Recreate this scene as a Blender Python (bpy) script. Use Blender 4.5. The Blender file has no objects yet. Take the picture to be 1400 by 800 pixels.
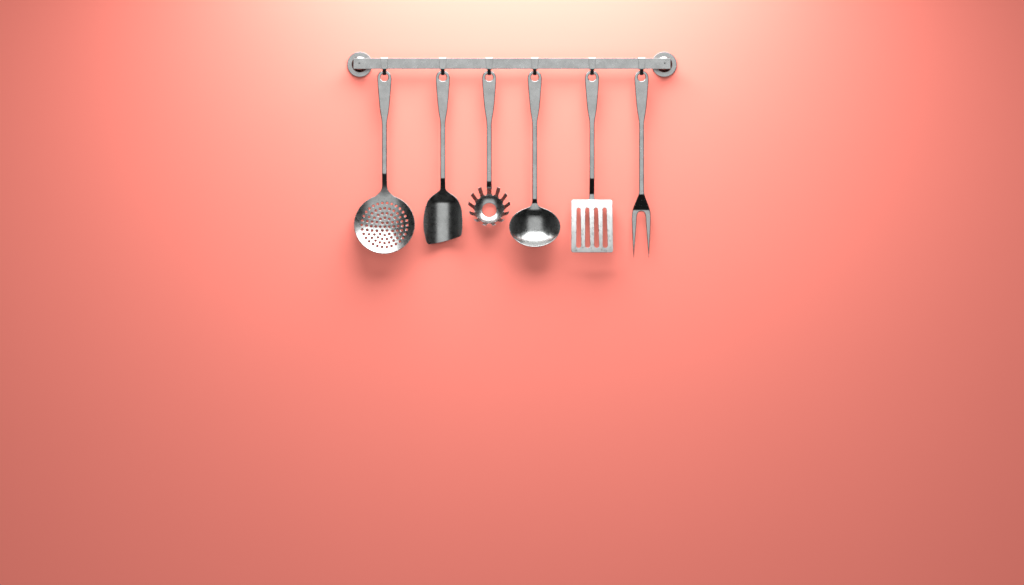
import bpy, math, random
import numpy as np
from mathutils import Vector
from mathutils.geometry import delaunay_2d_cdt

# ------------------------------------------------------------------ units
# u to the right, v up, w out of the wall.  1 unit of the plan = 1.4 mm.
K = 0.0014
DIST = 7.0                       # camera to wall, metres
DU = DIST / K

scene = bpy.context.scene
col = scene.collection

# ------------------------------------------------------------------ camera
cam_d = bpy.data.cameras.new('camera')
cam = bpy.data.objects.new('camera', cam_d)
col.objects.link(cam)
cam.location = (0, -DIST, 0)
cam.rotation_euler = (math.pi / 2, 0, 0)
cam_d.sensor_fit = 'HORIZONTAL'
cam_d.sensor_width = 36.0
cam_d.lens = 36.0 * DIST / (1400 * K)
cam_d.clip_end = 100
scene.camera = cam

# ------------------------------------------------------------------ world
world = bpy.data.worlds.new('World')
scene.world = world
world.use_nodes = True
bg = world.node_tree.nodes['Background']
bg.inputs[0].default_value = (1, 1, 1, 1)
bg.inputs[1].default_value = 0.009


def area_light(name, loc, rot, sx, sy, power, color=(1, 1, 1)):
    d = bpy.data.lights.new(name, 'AREA')
    d.shape = 'RECTANGLE'
    d.size = sx
    d.size_y = sy
    d.energy = power
    d.color = color
    o = bpy.data.objects.new(name, d)
    col.objects.link(o)
    o.location = loc
    o.rotation_euler = rot
    return o


# ceiling panel close to the wall, shining down
area_light('ceiling_panel', (0, -0.505, 0.866), (0, 0, 0), 0.95, 0.91, 34.5)
# large softbox behind the camera
area_light('front_softbox', (0, -7.2, 0.1), (math.pi / 2, 0, 0), 7.2, 7.2, 300)
# two weak strip boxes at the sides
area_light('side_softbox', (-4.0, -1.2, 0.1), (math.pi / 2, 0, -math.radians(78)), 2.2, 3.0, 1.7)
area_light('side_softbox', (4.0, -1.2, 0.1), (math.pi / 2, 0, math.radians(78)), 2.2, 3.0, 1.7)

scene.view_settings.view_transform = 'Standard'
scene.view_settings.look = 'None'
scene.view_settings.exposure = 0
scene.view_settings.gamma = 1
scene.view_settings.use_curve_mapping = False
scene.render.engine = 'CYCLES'
scene.cycles.use_denoising = True
scene.cycles.caustics_reflective = False
scene.cycles.caustics_refractive = False
scene.cycles.max_bounces = 8

# ------------------------------------------------------------------ materials


def nodes_of(name):
    m = bpy.data.materials.new(name)
    m.use_nodes = True
    nt = m.node_tree
    return m, nt, nt.nodes['Principled BSDF']


def noise(nt, vec, scale, detail=4, rough=0.55):
    n = nt.nodes.new('ShaderNodeTexNoise')
    n.inputs['Scale'].default_value = scale
    n.inputs['Detail'].default_value = detail
    n.inputs['Roughness'].default_value = rough
    nt.links.new(vec, n.inputs['Vector'])
    return n.outputs['Fac']


def ramp(nt, fac, stops):
    r = nt.nodes.new('ShaderNodeValToRGB')
    els = r.color_ramp.elements
    while len(els) < len(stops):
        els.new(0.5)
    for e, (p, c) in zip(els, stops):
        e.position = p
        e.color = (c, c, c, 1) if isinstance(c, (int, float)) else (*c, 1)
    nt.links.new(fac, r.inputs[0])
    return r.outputs[0]


def mix(nt, a, b, fac, mode='MULTIPLY'):
    n = nt.nodes.new('ShaderNodeMix')
    n.data_type = 'RGBA'
    n.blend_type = mode
    n.inputs[0].default_value = fac
    nt.links.new(a, n.inputs[6])
    nt.links.new(b, n.inputs[7])
    return n.outputs[2]


def metal(name, tone, rough_lo, rough_hi, cloud_amt=0.06, speck_amt=0.3, rscale=120, bump=0.03):
    m, nt, p = nodes_of(name)
    tc = nt.nodes.new('ShaderNodeTexCoord')
    inf = nt.nodes.new('ShaderNodeObjectInfo')
    add = nt.nodes.new('ShaderNodeVectorMath')
    add.operation = 'ADD'
    sc = nt.nodes.new('ShaderNodeVectorMath')
    sc.operation = 'SCALE'
    sc.inputs['Scale'].default_value = 7.0
    cmb = nt.nodes.new('ShaderNodeCombineXYZ')
    for i in range(3):
        nt.links.new(inf.outputs['Random'], cmb.inputs[i])
    nt.links.new(cmb.outputs[0], sc.inputs[0])
    nt.links.new(tc.outputs['Object'], add.inputs[0])
    nt.links.new(sc.outputs[0], add.inputs[1])
    v = add.outputs[0]
    # cloudy pickling of the steel and small dull specks
    cloud = ramp(nt, noise(nt, v, 55, 4, 0.6), [(0.3, tuple(c * (1 - cloud_amt) for c in tone)), (0.7, tuple(min(1, c * (1 + cloud_amt)) for c in tone))])
    speck = ramp(nt, noise(nt, v, 260, 3, 0.6), [(0.27, 0.6), (0.40, 1.0)])
    nt.links.new(mix(nt, cloud, speck, speck_amt), p.inputs['Base Color'])
    p.inputs['Metallic'].default_value = 1.0
    r = ramp(nt, noise(nt, v, rscale, 4, 0.62), [(0.34, rough_lo), (0.66, rough_hi)])
    nt.links.new(r, p.inputs['Roughness'])
    b = nt.nodes.new('ShaderNodeBump')
    b.inputs['Strength'].default_value = bump
    b.inputs['Distance'].default_value = 0.0004
    nt.links.new(noise(nt, v, 160, 3, 0.5), b.inputs['Height'])
    nt.links.new(b.outputs[0], p.inputs['Normal'])
    return m


TONE = (0.226, 0.230, 0.227)
STEEL = metal('brushed_steel', TONE, 0.22, 0.28, 0.13, 0.25, 120, 0.03)
GALV = metal('rail_steel', TONE, 0.22, 0.29, 0.14, 0.3, 90, 0.03)
WORN = metal('worn_steel', TONE, 0.24, 0.31, 0.11, 0.2, 140, 0.04)
MOTTLED = metal('scuffed_steel', TONE, 0.26, 0.40, 0.18, 0.4, 200, 0.10)

wall_m, nt, p = nodes_of('salmon_paint')
tc = nt.nodes.new('ShaderNodeTexCoord')
c = ramp(nt, noise(nt, tc.outputs['Object'], 1.3, 3), [(0.3, (0.835, 0.217, 0.171)), (0.7, (0.855, 0.223, 0.176))])
nt.links.new(c, p.inputs['Base Color'])
p.inputs['Roughness'].default_value = 0.75
p.inputs['Specular IOR Level'].default_value = 0.2
b = nt.nodes.new('ShaderNodeBump')
b.inputs['Strength'].default_value = 0.05
b.inputs['Distance'].default_value = 0.0006
nt.links.new(noise(nt, tc.outputs['Object'], 260, 3), b.inputs['Height'])
nt.links.new(b.outputs[0], p.inputs['Normal'])

dark_m, nt, p = nodes_of('dark_recess')
p.inputs['Base Color'].default_value = (0.03, 0.03, 0.03, 1)
p.inputs['Metallic'].default_value = 0.6
p.inputs['Roughness'].default_value = 0.5

# ------------------------------------------------------------------ helpers


def P(px, py, w, wref=None):
    """plan position (picture units at the reference depth) to metres"""
    f = 1 - (w if wref is None else wref) / DU
    return Vector(((px - 700) * f * K, -w * K, (400 - py) * f * K))


def link(name, mesh, material, parent=None):
    o = bpy.data.objects.new(name, mesh)
    col.objects.link(o)
    mesh.materials.append(material)
    if parent is not None:
        o.parent = parent
    return o


def thing(name, label, cat, loc, group=None):
    o = bpy.data.objects.new(name, None)
    o.empty_display_size = 0.02
    col.objects.link(o)
    o.location = loc
    o['label'] = label
    o['category'] = cat
    if group:
        o['group'] = group
    return o


def spline(pts, step=0.9, closed=False):
    """Catmull-Rom through pts, resampled at about `step`"""
    pts = [np.array(q, float) for q in pts]
    n = len(pts)
    out = []
    for i in range(n if closed else n - 1):
        if closed:
            a, b_, c_, d = pts[i - 1], pts[i], pts[(i + 1) % n], pts[(i + 2) % n]
        else:
            a, b_, c_, d = pts[max(i - 1, 0)], pts[i], pts[i + 1], pts[min(i + 2, n - 1)]
        L = np.linalg.norm(c_ - b_)
        k = max(1, int(round(L / step)))
        for j in range(k):
            t = j / k
            out.append(0.5 * ((2 * b_) + (c_ - a) * t + (2 * a - 5 * b_ + 4 * c_ - d) * t * t + (3 * b_ - a - 3 * c_ + d) * t ** 3))
    if not closed:
        out.append(pts[-1])
    return out


def circle(cx, cy, rx, ry=None, n=24):
    ry = rx if ry is None else ry
    return [np.array((cx + rx * math.cos(2 * math.pi * i / n), cy + ry * math.sin(2 * math.pi * i / n))) for i in range(n)]


def inside(poly, q):
    x, y = q[:, 0], q[:, 1]
    res = np.zeros(len(q), bool)
    a = poly
    b_ = np.roll(poly, -1, axis=0)
    for (x0, y0), (x1, y1) in zip(a, b_):
        if y0 == y1:
            continue
        cnd = ((y0 > y) != (y1 > y)) & (x < (x1 - x0) * (y - y0) / (y1 - y0) + x0)
        res ^= cnd
    return res


def nearest(loops, q):
    best = np.full(len(q), 1e9)
    pt = np.zeros_like(q)
    for lp in loops:
        a = lp
        b_ = np.roll(lp, -1, axis=0)
        for p0, p1 in zip(a, b_):
            d = p1 - p0
            L2 = d @ d
            if L2 < 1e-12:
                continue
            t = np.clip(((q - p0) @ d) / L2, 0, 1)
            c_ = p0 + t[:, None] * d
            r = ((q - c_) ** 2).sum(1)
            mk = r < best
            best[mk] = r[mk]
            pt[mk] = c_[mk]
    return np.sqrt(best), pt


def offset_loop(lp, d, sign):
    t = np.roll(lp, -1, axis=0) - np.roll(lp, 1, axis=0)
    t /= np.linalg.norm(t, axis=1)[:, None] + 1e-9
    n = np.stack([-t[:, 1], t[:, 0]], 1) * sign
    return lp + n * d


def area2(lp):
    return (lp[:, 0] * np.roll(lp[:, 1], -1) - lp[:, 1] * np.roll(lp[:, 0], -1)).sum()


def sheet(outline, holes, F, thick, bevel, grid, classify, cuts=()):
    """A sheet-metal piece: plan outline with real holes, bent by F(u,v)->(n,3)
    in plan units, thickness thick(u,v), rounded edges.  Returns {part: (verts, faces, normals)}"""
    outer = np.array(outline)
    holes = [np.array(h) for h in holes]
    loops = [outer] + holes
    pts, edges = [], []

    def add_loop(lp):
        s = len(pts)
        pts.extend([tuple(q) for q in lp])
        for i in range(len(lp)):
            edges.append((s + i, s + (i + 1) % len(lp)))

    for lp in loops:
        add_loop(lp)
    extra = []
    for i, lp in enumerate(loops):
        bl = bevel(lp[:, 1])[:, None]
        sg = 1 if area2(lp) > 0 else -1
        if i > 0:
            sg = -sg
        for f in (0.15, 0.5, 1.0):
            extra.append(offset_loop(lp, bl * f, sg))
    for cut in cuts:
        s = len(pts)
        pts.extend([tuple(q) for q in cut])
        for i in range(len(cut) - 1):
            edges.append((s + i, s + i + 1))
    lo, hi = outer.min(0), outer.max(0)
    gs = []
    r = 0
    y = lo[1]
    while y < hi[1]:
        g = grid(y)
        xs = np.arange(lo[0] + (g / 2 if r % 2 else 0), hi[0], g)
        gs.append(np.stack([xs, np.full(len(xs), y)], 1))
        y += g * 0.866
        r += 1
    gs = np.concatenate(gs)
    ok = inside(outer, gs)
    for h in holes:
        ok &= ~inside(h, gs)
    gs = gs[ok]
    d, _ = nearest(loops, gs)
    gs = gs[d > bevel(gs[:, 1]) * 1.5]
    ex = np.concatenate(extra)
    ok = inside(outer, ex)
    for h in holes:
        ok &= ~inside(h, ex)
    ex = ex[ok]
    d, _ = nearest(loops, ex)
    ex = ex[d > bevel(ex[:, 1]) * 0.12]
    pts.extend([tuple(q) for q in gs])
    pts.extend([tuple(q) for q in ex])
    vo, eo, fo, *_ = delaunay_2d_cdt([Vector(q) for q in pts], edges, [], 0, 1e-5)
    V = np.array([tuple(q) for q in vo])
    T = np.array([tuple(f) for f in fo if len(f) == 3])
    ce = V[T].mean(1)
    ok = inside(outer, ce)
    for h in holes:
        ok &= ~inside(h, ce)
    T = T[ok]
    used = np.unique(T)
    mp = -np.ones(len(V), int)
    mp[used] = np.arange(len(used))
    V = V[used]
    T = mp[T]
    a2 = np.cross(V[T[:, 1]] - V[T[:, 0]], V[T[:, 2]] - V[T[:, 0]])
    T[a2 < 0] = T[a2 < 0][:, ::-1]
    # surface
    u, v = V[:, 0], V[:, 1]
    h = 0.02
    S = F(u, v)
    Fu = (F(u + h, v) - F(u - h, v)) / (2 * h)
    Fv = (F(u, v + h) - F(u, v - h)) / (2 * h)
    N = np.cross(Fu, Fv)
    N /= np.linalg.norm(N, axis=1)[:, None]
    flip = N[:, 2].mean() < 0
    if flip:
        N = -N
    d, near = nearest(loops, V)
    e2 = near - V
    bt = np.zeros(len(V), bool)
    # direction outward at rim vertices: take it from the boundary edges
    cnt = {}
    for f in T:
        for i in range(3):
            a, b_ = f[i], f[(i + 1) % 3]
            cnt.setdefault((min(a, b_), max(a, b_)), []).append((a, b_))
    bed = [w[0] for w in cnt.values() if len(w) == 1]
    eb = np.zeros_like(V)
    for a, b_ in bed:
        t = V[b_] - V[a]
        n = np.array([t[1], -t[0]])
        n /= np.linalg.norm(n) + 1e-12
        eb[a] += n
        eb[b_] += n
        bt[a] = bt[b_] = True
    e2[bt] = eb[bt]
    e2 /= np.linalg.norm(e2, axis=1)[:, None] + 1e-9
    d[bt] = 0
    E3 = Fu * e2[:, :1] + Fv * e2[:, 1:]
    E3 -= N * (E3 * N).sum(1)[:, None]
    E3 /= np.linalg.norm(E3, axis=1)[:, None] + 1e-9
    bw = bevel(v)
    sn = np.clip((bw - d) / bw, 0, 1)
    cs = np.sqrt(1 - sn ** 2)
    half = thick(u, v) / 2
    bz = np.minimum(bw, half * 0.9)
    off = half - bz * (1 - cs)
    A = S + N * off[:, None]
    B = S - N * off[:, None]
    NA = N * cs[:, None] + E3 * sn[:, None]
    NB = -N * cs[:, None] + E3 * sn[:, None]
    n = len(V)
    verts = np.concatenate([A, B])
    norms = np.concatenate([NA, NB])
    parts = {}
    ids = [classify(*V[f].mean(0)) for f in T]
    own = {}
    for f, k in zip(T, ids):
        fr = tuple(f) if not flip else tuple(f[::-1])
        parts.setdefault(k, []).append(fr)
        parts[k].append(tuple(x + n for x in fr[::-1]))
        for i in range(3):
            own[(f[i], f[(i + 1) % 3])] = k
    for a, b_ in bed:
        k = own[(a, b_)]
        q = (b_, a, a + n, b_ + n)
        parts[k].append(q if not flip else q[::-1])
    return verts, norms, parts


def sheet_mesh(name, verts, norms, faces, place, origin):
    idx = sorted({i for f in faces for i in f})
    mp = {i: k for k, i in enumerate(idx)}
    co = [place(*verts[i]) - origin for i in idx]
    # plan (u right, v down, w out) -> world (x, -w, z up)
    no = [Vector((norms[i][0], -norms[i][2], -norms[i][1])) for i in idx]
    me = bpy.data.meshes.new(name)
    me.from_pydata([tuple(q) for q in co], [], [tuple(mp[i] for i in f) for f in faces])
    # faces wound so that they look along their normals
    for pl in me.polygons:
        nn = Vector((0, 0, 0))
        for i in pl.vertices:
            nn += no[i]
        if nn.dot(pl.normal) < 0:
            pl.flip()
    me.update()
    for pl in me.polygons:
        pl.use_smooth = True
    me.normals_split_custom_set_from_vertices([tuple(q) for q in no])
    me.update()
    return me


def smooth(a, b_, x):
    t = np.clip((x - a) / (b_ - a), 0, 1)
    return t * t * (3 - 2 * t)


def path(keys, w0, y0=90.0, y1=360.0):
    """depth along the piece from slope key frames (y, slope)"""
    ys = np.arange(y0, y1, 0.1)
    s = np.interp(ys, [k[0] for k in keys], [k[1] for k in keys])
    w = w0 + np.concatenate([[0], np.cumsum((s[1:] + s[:-1]) / 2 * 0.1)])
    return lambda y: np.interp(y, ys, w)


W0 = 25.0        # plane of the handles
HANDLE = [(0, 96.6), (2.6, 96.8), (5.4, 97.9), (7.8, 100.3), (9.2, 103.4), (9.7, 107.0), (9.55, 111), (9.0, 119), (8.1, 130), (7.15, 141), (6.2, 150), (5.2, 156.5), (4.3, 161.5), (3.65, 166), (3.4, 171)]


def full_outline(head_right, head_left):
    """closed outline from the handle profile and the right / left side of the head (top to bottom)"""
    r = spline(HANDLE, 1.0)
    lft = [np.array((-q[0], q[1])) for q in r[1:]][::-1]
    out = r[:-1]
    y_end = head_right[0][1]
    for y in np.arange(171, y_end - 0.5, 1.4):
        out.append(np.array((3.4, y)))
    out += head_right
    out += head_left[::-1]
    for y in np.arange(171, y_end - 0.5, 1.4)[::-1]:
        out.append(np.array((-3.4, y)))
    out += lft
    # drop near-duplicates
    res = [out[0]]
    for q in out[1:]:
        if np.linalg.norm(q - res[-1]) > 0.12:
            res.append(q)
    if np.linalg.norm(res[0] - res[-1]) < 0.12:
        res.pop()
    return res


def mirror(pts):
    return [np.array((-q[0], q[1])) for q in pts]


HOLE = circle(0, 105.9, 5.15, n=26)


def utensil(name, label, cat, cx, outline, holes, W, cut_y, head_name, mat_head, thick_head=1.0, bevel=0.45, extra=None, gridh=0.9):
    org = P(cx, 105.9, W0)
    root = thing(name, label, cat, org, 'utensils hanging from the wall rail')

    def F(u, v):
        return np.stack([u, v, W(u, v)], 1)

    def thick(u, v):
        return 2.6 + (thick_head - 2.6) * smooth(cut_y - 14, cut_y + 4, v)

    def cls(u, v):
        if v < cut_y:
            return 'handle'
        return extra(u, v) if extra else head_name

    cut = [np.array((x, cut_y)) for x in np.linspace(-3.2, 3.2, 6)] if cut_y else []
    verts, norms, parts = sheet(outline, [HOLE] + holes, F, thick, lambda y: 1.1 + (bevel - 1.1) * smooth(cut_y - 12, cut_y + 3, y), lambda y: 1.5 if y < cut_y - 12 else gridh, cls, [cut])

    def place(u, v, w):
        f = 1 - W0 / DU
        return Vector(((cx + u - 700) * f * K, -w * K, (400 - v) * f * K))

    objs = {}
    for k in sorted(parts, key=lambda s: (s != 'handle', s != head_name, s)):
        nm = k.split('|')[0]
        me = sheet_mesh(nm, verts, norms, parts[k], place, org)
        objs[k] = link(nm, me, STEEL if k == 'handle' else mat_head, root)
    if extra:
        for k, o in objs.items():
            if k not in ('handle', head_name):
                o.parent = objs[head_name]
    return root, objs


# ------------------------------------------------------------------ wall
def box_mesh(name, x0, x1, y0, y1, z0, z1):
    v = [(x, y, z) for x in (x0, x1) for y in (y0, y1) for z in (z0, z1)]
    f = [(0, 1, 3, 2), (4, 6, 7, 5), (0, 4, 5, 1), (2, 3, 7, 6), (0, 2, 6, 4), (1, 5, 7, 3)]
    me = bpy.data.meshes.new(name)
    me.from_pydata(v, [], f)
    me.update()
    return me


wall = link('wall', box_mesh('wall', -3.0, 3.0, 0.0, 0.10, -2.2, 2.2), wall_m)
wall['kind'] = 'structure'
wall['label'] = 'smooth salmon pink painted wall behind the utensil rail'


# ------------------------------------------------------------------ rail
def lathe(name, prof, seg=64):
    """prof: list of (radius, w, sharp) in plan units, axis pointing out of the wall"""
    v, f = [], []
    for r, w in prof:
        for i in range(seg):
            a = 2 * math.pi * i / seg
            v.append((r * K * math.cos(a), -w * K, r * K * math.sin(a)))
    for j in range(len(prof) - 1):
        for i in range(seg):
            a, b_ = j * seg + i, j * seg + (i + 1) % seg
            f.append((a, b_, b_ + seg, a + seg))
    f.append(tuple(range(seg))[::-1])
    f.append(tuple(range((len(prof) - 1) * seg, len(prof) * seg)))
    me = bpy.data.meshes.new(name)
    me.from_pydata(v, [], f)
    import bmesh
    bm = bmesh.new()
    bm.from_mesh(me)
    bmesh.ops.recalc_face_normals(bm, faces=bm.faces)
    bm.to_mesh(me)
    bm.free()
    for pl in me.polygons:
        pl.use_smooth = True
    me.update()
    me.set_sharp_from_angle(angle=math.radians(38))
    return me


BAR_B, BAR_F = 25.9, 29.5
bar_c = P(700, 86.85, BAR_F)
rail = thing('wall_rail', 'flat grey steel utensil rail held by two round wall plates', 'rail', bar_c)
half_l = 216.9 * (1 - BAR_F / DU) * K
half_h = 7.35 * (1 - BAR_F / DU) * K
me = box_mesh('bar', -half_l, half_l, -BAR_F * K - bar_c.y, -BAR_B * K - bar_c.y, -half_h, half_h)
bar = link('bar', me, GALV, rail)
bv = bar.modifiers.new('bevel', 'BEVEL')
bv.width = 0.32 * K
bv.segments = 3
for pl in me.polygons:
    pl.use_smooth = True
me.set_sharp_from_angle(angle=math.radians(30))
bv.harden_normals = True

plate_prof = [(17.2, 0.02), (17.2, 1.95)] + [(16.75 + 0.45 * math.cos(t), 1.95 + 0.45 * math.sin(t)) for t in np.linspace(0.15, math.pi / 2, 6)] + [(13.0, 2.4), (10.6, 2.4)]
post_prof = [(11.2, 2.2), (10.9, 2.7), (10.1, 3.5), (9.0, 4.3), (7.8, 5.1), (6.9, 6.2), (6.5, 7.6), (6.5, BAR_B + 0.3)]
screw_prof = [(2.6, -0.3), (2.6, 0.07), (0.9, 0.07), (0.9, -0.2)]
for s in (-1, 1):
    x = s * 208.0 * K
    loc = Vector((x, 0, (400 - 88.0) * K * 0.9995)) - bar_c
    pl_o = link('mounting_plate', lathe('mounting_plate', plate_prof), STEEL, rail)
    pl_o.location = loc
    po = link('standoff_post', lathe('standoff_post', post_prof), STEEL, pl_o)
    so = link('screw', lathe('screw', screw_prof, 24), STEEL, bar)
    sp = P(700 + s * 208.9, 86.4, BAR_F) - bar_c
    so.location = Vector((sp.x, -BAR_F * K - bar_c.y, sp.z))
    do = link('screw_socket', lathe('screw_socket', [(0.92, -0.3), (0.92, 0.0)], 6), dark_m, so)


# ------------------------------------------------------------------ hooks
def ribbon(name, pts, th):
    """pts: (y, w, half width) along the strip; th thickness; returns mesh in plan units about (0, 86.85)"""
    q = spline([(a, b_, c_) for a, b_, c_ in pts], 0.6)
    q = np.array(q)
    t = np.gradient(q[:, :2], axis=0)
    t /= np.linalg.norm(t, axis=1)[:, None]
    n = np.stack([-t[:, 1], t[:, 0]], 1)
    e = 0.25
    v, f = [], []
    sec = [(-1, -1, e, 0), (-1, -1, 0, e), (-1, 1, 0, e), (-1, 1, e, 0), (1, 1, e, 0), (1, 1, 0, e), (1, -1, 0, e), (1, -1, e, 0)]
    for (y, w, hw), nn in zip(q, n):
        for sx, sn, ex, en in sec:
            x = sx * (hw - ex)
            o = sn * (th / 2 - en)
            yy, ww = y + nn[0] * o, w + nn[1] * o
            v.append((x * K, -ww * K, (86.85 - yy) * K))
    m = len(sec)
    for j in range(len(q) - 1):
        for i in range(m):
            a, b_ = j * m + i, j * m + (i + 1) % m
            f.append((a, b_, b_ + m, a + m))
    f.append(tuple(range(m)))
    f.append(tuple(range((len(q) - 1) * m, len(q) * m))[::-1])
    me = bpy.data.meshes.new(name)
    me.from_pydata(v, [], f)
    import bmesh
    bm = bmesh.new()
    bm.from_mesh(me)
    bmesh.ops.recalc_face_normals(bm, faces=bm.faces)
    bm.to_mesh(me)
    bm.free()
    for pl in me.polygons:
        pl.use_smooth = True
    me.set_sharp_from_angle(angle=math.radians(40))
    return me


tf, tb, tt = BAR_F + 0.5, BAR_B - 0.5, 79.5 - 0.15
strap_pts = [(92.5, tb, 4.6), (88, tb, 4.8), (82, tb, 5.0), (80.2, tb, 5.0), (tt + 0.1, tb + 0.5, 5.0), (tt, tb + 1.1, 5.0), (tt, tf - 1.1, 5.0), (tt + 0.1, tf - 0.35, 5.0), (tt + 0.8, tf, 5.0), (82, tf, 4.95), (88, tf, 4.4), (93, tf, 4.0), (94.6, tf - 0.1, 3.9), (95.2, tf - 0.5, 3.6)]
# the tongue leans back through the eye of the handle, so it faces the floor
tongue_pts = [(94.2, tf - 0.25, 2.5), (96.2, tf - 1.2, 2.45), (98.4, tf - 2.3, 2.4), (100.6, tf - 3.4, 2.4), (102.0, tf - 4.3, 2.4), (102.5, tf - 5.4, 2.4), (102.0, tf - 6.8, 2.4), (100.4, tf - 7.8, 2.35), (98.2, tf - 8.2, 2.2)]
strap_me = ribbon('strap', strap_pts, 0.8)
tongue_me = ribbon('tongue', tongue_pts, 1.0)

CX = [525.6, 605.4, 668.8, 731.1, 809.4, 877.1]
WHAT = ['round perforated skimmer', 'dark solid spatula', 'toothed pasta server', 'deep ladle', 'slotted turner', 'two-pronged fork']
for i, (cx, what) in enumerate(zip(CX, WHAT)):
    o = P(cx, 86.85, W0)
    hk = thing('rail_hook', 'small flat steel hook on the rail carrying the ' + what, 'hook', Vector((o.x, 0, o.z)), 'hooks on the rail')
    if i == 0:
        st0 = link('strap', strap_me, STEEL, hk)
        tg0 = link('tongue', tongue_me, STEEL, hk)
    else:
        for src in (st0, tg0):
            cpy = src.copy()
            col.objects.link(cpy)
            cpy.parent = hk

# ------------------------------------------------------------------ skimmer
nk = [(3.4, 251), (3.7, 256), (4.9, 260), (7.6, 263.6), (11.5, 266.9)]
RA, RB, CY = 41.5, 40.3, 306.6


def ell(a, b_, cy, x_start, n):
    t0 = math.asin(x_start / a)
    return [np.array((a * math.sin(t), cy - b_ * math.cos(t))) for t in np.linspace(t0, math.pi, n)]


er = ell(RA, RB, CY, 14, 90)
right = spline([np.array(q) for q in nk] + er[:2], 0.9)[:-1] + er[1:]
left = mirror(right)[:-1]
holes = []
for r, n, off in ((0.01, 1, 0), (6.2, 6, 30), (12.2, 12, 0), (18.2, 18, 10), (24.3, 24, 0), (30.9, 30, 6)):
    cy = 310.2 - 0.0026 * r * r
    for k in range(n):
        a = math.radians(off + 360 * k / n)
        holes.append(circle(r * 1.01 * math.sin(a), cy - 0.985 * r * math.cos(a), 1.78, 1.72, 12))
pth = path([(90, 0), (235.8, 0), (237.8, -0.42), (250, -0.42), (257, -0.29), (270, -0.25), (360, -0.2)], W0)
RS = 90.0


def sph(u, v):
    return RS - np.sqrt(np.maximum(RS * RS - u * u - (v - 287.0) ** 2, 1.0))


wS = float(pth(264.0)) - float(sph(np.array(0.0), np.array(264.0)))


def W_sk(u, v):
    k = smooth(257, 271, v)
    return pth(v) * (1 - k) + (wS + sph(u, v)) * k


utensil('skimmer', 'steel skimmer with round perforated bowl, leftmost utensil on the rail', 'skimmer', CX[0],
        full_outline(right, left), holes, W_sk, 262.0, 'bowl', WORN, 1.0, 0.40)

# ------------------------------------------------------------------ spatula


def zpt(x, y, sc, ox, oy, cx):
    return (x / sc + ox - cx, y / sc + oy)


Zs = lambda x, y: zpt(x, y, 7.61, 575, 235, CX[1])
rr = [(3.4, 255), Zs(258, 172), Zs(266, 190), Zs(298, 215), Zs(350, 249), Zs(390, 294), Zs(416, 355), Zs(430, 430), Zs(434, 530), Zs(430, 612), Zs(424, 650)]
cr = [Zs(421, 660), Zs(414, 668), Zs(400, 675)]
bt = [Zs(330, 699), Zs(250, 722), Zs(180, 738), Zs(120, 749), Zs(98, 752)]
cl = [Zs(86, 753), Zs(75, 748), Zs(66, 736)]
ll = [(-3.4, 255), Zs(205, 172), Zs(197, 190), Zs(167, 215), Zs(118, 250), Zs(76, 300), Zs(50, 370), Zs(36, 450), Zs(30, 530), Zs(37, 620), Zs(52, 695), Zs(60, 723)]
right = spline(rr, 1.0)[:-1] + spline(rr[-1:] + cr, 0.6)[:-1] + spline(cr[-1:] + bt, 1.0)[:-1] + spline(bt[-1:] + cl + ll[-1:], 0.6)
left = spline(ll, 1.0)[:-1]
pths = path([(90, 0), (242.3, 0), (244.3, -0.5), (262, -0.46), (275, -0.42), (279.5, -0.02), (360, 0.0)], W0)


def W_sp(u, v):
    k = smooth(250, 277, v)
    R = 33.0
    return pths(v) + k * (R - np.sqrt(R * R - np.clip(u, -30, 30) ** 2))


utensil('spatula', 'dark solid steel spatula with slanted bottom edge, second utensil from left', 'spatula', CX[1],
        full_outline(right, left), [], W_sp, 257.0, 'blade', WORN, 1.0, 0.40)

# ------------------------------------------------------------------ ladle
nk = [(3.4, 274.5), (3.7, 277.5), (4.7, 280.3), (7.0, 282.6), (10.5, 284.1)]
er = ell(34.8, 27.3, 310.4, 13, 70)
right = spline([np.array(q) for q in nk] + er[:2], 0.9)[:-1] + er[1:]
left = mirror(right)[:-1]
pthl = path([(90, 0), (271, 0), (272.6, -0.55), (276.2, -0.55), (278.6, -0.12), (286, -0.10), (360, -0.1)], W0)
RL = 40.0


def bowl_l(u, v):
    au = np.abs(u)
    ue = np.where(au > 20, 20 + (au - 20) * 0.86, au) * (1 - 0.10 * smooth(304, 332, v))
    ve = (v - 306.0) * (1 + 0.12 * smooth(310, 338, v))
    return RL - np.sqrt(np.maximum(RL * RL - ue * ue - ve * ve, 4.0))


wL = float(pthl(285.0)) - float(bowl_l(np.array(0.0), np.array(285.0)))


def W_la(u, v):
    k = np.exp(-(u / 11.0) ** 2 * smooth(279, 283, v)) * (1 - smooth(284, 294, v))
    return pthl(v) * k + (wL + bowl_l(u, v)) * (1 - k)


utensil('ladle', 'steel soup ladle with deep oval bowl, between pasta server and slotted turner', 'ladle', CX[3],
        full_outline(right, left), [], W_la, 280.0, 'bowl', WORN, 1.1, 0.45)

# ------------------------------------------------------------------ slotted turner
rc = 2.9


def rcorner(cx, cy, a0, a1, r):
    return [np.array((cx + r * math.cos(math.radians(a)), cy + r * math.sin(math.radians(a)))) for a in np.linspace(a0, a1, 7)]


def lerp_pts(a, b_, step=1.0):
    n = max(1, int(np.linalg.norm(np.array(b_) - np.array(a)) / step))
    return [np.array(a) + (np.array(b_) - np.array(a)) * i / n for i in range(n)]


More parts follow.
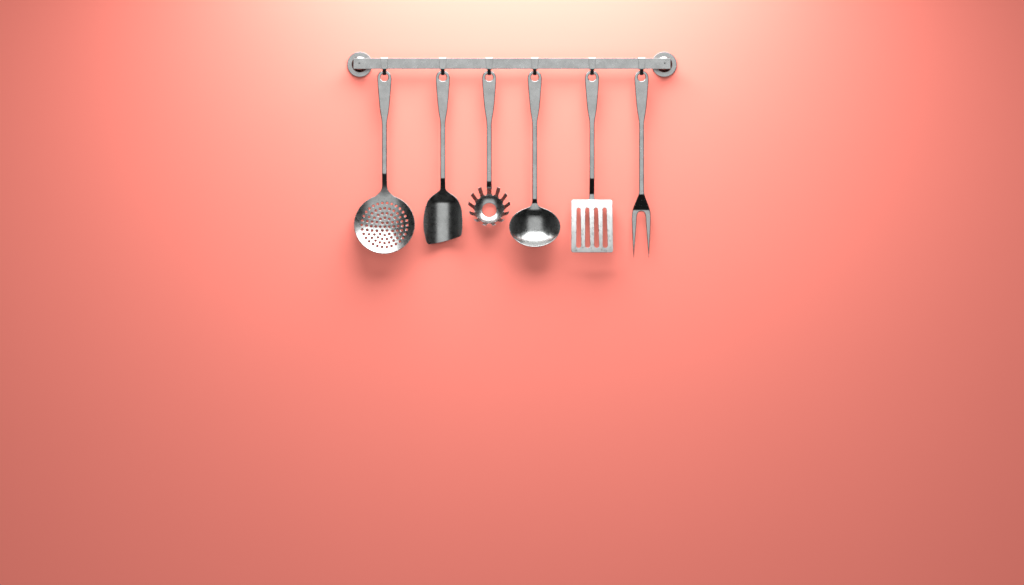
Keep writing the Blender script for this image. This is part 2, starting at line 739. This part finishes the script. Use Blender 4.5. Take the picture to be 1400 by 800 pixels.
xt, xb, y0, y1 = 28.0, 28.6, 272.6, 345.4
right = lerp_pts((3.4, 266), (3.45, 270)) + spline([(3.45, 270), (3.8, 271.6), (5.0, 272.4), (7, y0)], 0.7)[:-1] + lerp_pts((7, y0), (xt - rc, y0)) + rcorner(xt - rc, y0 + rc, -90, 0, rc)
right += lerp_pts((xt, y0 + rc), (xb, y1 - rc))[1:] + rcorner(xb - rc, y1 - rc, 0, 90, rc) + lerp_pts((xb - rc, y1), (0, y1))[1:] + [np.array((0, y1))]
left = mirror(right)[:-1]
slots = []
for xa, xz in ((-18.2, -18.3), (-6.35, -6.1), (5.7, 6.2), (17.4, 17.9)):
    ra, rb = 2.65, 3.4
    top_y, bot_y = 284.0 + ra, 339.2 - rb
    s = [np.array((xa + ra * math.cos(t), top_y + ra * math.sin(t))) for t in np.linspace(math.pi, 2 * math.pi, 9)]
    s += lerp_pts((xa + ra, top_y), (xz + rb, bot_y), 1.2)[1:]
    s += [np.array((xz + rb * math.cos(t), bot_y + rb * math.sin(t))) for t in np.linspace(0, math.pi, 11)]
    s += lerp_pts((xz - rb, bot_y), (xa - ra, top_y), 1.2)[1:]
    slots.append(s)
ptht = path([(90, 0), (242.6, 0), (244.6, -0.52), (263.5, -0.52), (266.3, -0.05), (269.5, 0.0), (273.5, 0.322), (300, 0.296), (342, 0.262), (344, 0.23), (360, 0.23)], W0)
utensil('slotted_turner', 'bright steel turner with four long slots in a rectangular blade', 'turner', CX[4],
        full_outline(right, left), slots, lambda u, v: ptht(v) + 0 * u, 271.5, 'blade', MOTTLED, 1.0, 0.30)

# ------------------------------------------------------------------ carving fork
outer_r = [(3.6, 263), (3.9, 265.5), (5.0, 269.0), (7.4, 275.0), (10.6, 283.0), (12.1, 288.0), (12.75, 293), (12.9, 299), (12.6, 308), (12.0, 322), (11.2, 338), (10.75, 347), (10.5, 352.4)]
inner_r = [(10.2, 352.4), (9.6, 345), (8.6, 332), (7.4, 316), (6.6, 305), (6.2, 298), (5.6, 293.5), (4.2, 290.4), (2.2, 289.1), (0, 288.8)]
ro = spline(outer_r, 1.1)
ri = spline(inner_r, 0.9)
right = ro + ri
left = mirror(right)[:-1]
pthf = path([(90, 0), (264.6, 0), (266.4, -0.5), (284.8, -0.5), (288.8, -0.06), (300, 0.0), (360, 0.02)], W0)


def fork_cls(u, v):
    if v > 291.0 and abs(u) > 3.5:
        return 'tine|r' if u > 0 else 'tine|l'
    return 'head'


utensil('carving_fork', 'two-pronged steel carving fork with dark shoulder, rightmost utensil on the rail', 'fork', CX[5],
        full_outline(right, left), [], lambda u, v: pthf(v) + 0 * u, 265.5, 'head', STEEL, 2.0, 0.95, extra=fork_cls, gridh=0.8)

# ------------------------------------------------------------------ pasta server
cx = CX[2]
org = P(cx, 105.9, W0)
ps = thing('pasta_server', 'steel pasta server with curved teeth around an open ring, third utensil from left', 'pasta server', org, 'utensils hanging from the wall rail')
F0 = 1 - W0 / DU


def place_c(u, v, w):
    return Vector(((cx + u - 700) * F0 * K, -w * K, (400 - v) * F0 * K))


pthp = path([(90, 0), (246.6, 0), (248.6, -0.42), (254, -0.45), (257, -1.3), (260, -1.4), (360, -1.4)], W0)
hr = [np.array((3.4, y)) for y in np.arange(245, 258.0, 1.2)] + [np.array((3.2, 258.6)), np.array((0.0, 258.8))]
hl = mirror(hr)[:-1]
verts, norms, parts = sheet(full_outline(hr, hl), [HOLE], lambda u, v: np.stack([u, v, pthp(v) + 0 * u], 1),
                            lambda u, v: 2.6 - 1.4 * smooth(244, 256, v), lambda y: 1.1 - 0.6 * smooth(240, 254, y), lambda y: 1.5 if y < 240 else 0.9, lambda u, v: 'handle')
link('handle', sheet_mesh('handle', verts, norms, parts['handle'], place_c, org), STEEL, ps)

TAU, HY = math.radians(13.5), 287.0
NT = 13
# cup profile by arc length: slope of the sheet from the ring outwards to the tooth tips
R_IN = 9.95
ss = np.arange(-1.0, 36.0, 0.05)
al = np.radians(np.interp(ss, [0, 11.5, 14.0, 34.0], [14, 42, 63, 74]))
pr = R_IN + np.concatenate([[0], np.cumsum(np.cos((al[1:] + al[:-1]) / 2) * 0.05)]) - 0.97
ph = np.concatenate([[0], np.cumsum(np.sin((al[1:] + al[:-1]) / 2) * 0.05)]) - 0.24


def prof(rho):
    return np.interp(rho - R_IN, ss, pr), np.interp(rho - R_IN, ss, ph)


JR, JH = prof(np.array([36.5]))
W_H = float(pthp(HY - (JR[0] * math.cos(TAU) + JH[0] * math.sin(TAU)))) - (JH[0] * math.cos(TAU) - JR[0] * math.sin(TAU))


def F_ps(u, v):
    # azimuthal plan (v down) onto the cup, then tipped up by TAU
    rho = np.sqrt(u * u + v * v) + 1e-9
    r, hgt = prof(rho)
    x = u / rho * r
    q = -v / rho * r                      # up in the tilted plane
    up = q * math.cos(TAU) + hgt * math.sin(TAU)
    out = hgt * math.cos(TAU) - q * math.sin(TAU)
    return np.stack([x, HY - up, W_H + out], 1)


def pol(rho, a):
    return np.array((rho * math.sin(a), -rho * math.cos(a)))


outl = []
RT, RR = 43.2, 21.6
for k in range(NT):
    a = 2 * math.pi * k / NT
    tip = 37.5 if k == 0 else RT
    hw0, hw1 = (3.4, 4.9) if k == 0 else (2.8, 4.1)
    r1 = RR + 3.6
    # left edge up, tip, right edge down
    le = [pol(math.hypot(rr_, hw0 + (hw1 - hw0) * (rr_ - r1) / (tip - r1)), a - math.atan2(hw0 + (hw1 - hw0) * (rr_ - r1) / (tip - r1), rr_)) for rr_ in np.linspace(r1, tip - 0.7, 11)]
    re = [pol(math.hypot(rr_, hw0 + (hw1 - hw0) * (rr_ - r1) / (tip - r1)), a + math.atan2(hw0 + (hw1 - hw0) * (rr_ - r1) / (tip - r1), rr_)) for rr_ in np.linspace(tip - 0.7, r1, 11)]
    tp = []
    for xx, yy in ((-hw1 * 0.82, tip - 0.15), (-hw1 * 0.5, tip), (0, tip), (hw1 * 0.5, tip), (hw1 * 0.82, tip - 0.15)):
        tp.append(pol(math.hypot(xx, yy), a + math.atan2(xx, yy)))
    outl += le + tp + re
    # round root to the next tooth
    a2 = 2 * math.pi * (k + 1) / NT
    hwn = 3.4 if (k + 1) % NT == 0 else 2.8
    s0 = a + math.atan2(hw0, r1)
    s1 = a2 - math.atan2(hwn, r1)
    re_r = math.hypot(hw0, r1)
    for t in np.linspace(math.pi, 0, 13)[1:-1]:
        ang = (s0 + s1) / 2 + (s1 - s0) / 2 * math.cos(t)
        outl.append(pol(re_r - (re_r - RR) * math.sin(t), ang))


def ps_cls(u, v):
    rho = math.hypot(u, v)
    if rho < RR + 2.0:
        return 'bowl'
    k = int(round((math.atan2(u, -v) % (2 * math.pi)) / (2 * math.pi / NT))) % NT
    return 'bowl' if k == 0 else 'tooth|%02d' % k


verts, norms, parts = sheet(outl, [circle(0, 0, 9.95, n=40)], F_ps, lambda u, v: 1.0 - 0.35 * smooth(22, 40, np.hypot(u, v)), lambda y: 0.35 + 0 * y, lambda y: 0.85, ps_cls, ())
bowl_o = link('bowl', sheet_mesh('bowl', verts, norms, parts['bowl'], place_c, org), WORN, ps)
for k in sorted(parts):
    if k.startswith('tooth'):
        link('tooth', sheet_mesh('tooth', verts, norms, parts[k], place_c, org), WORN, bowl_o)
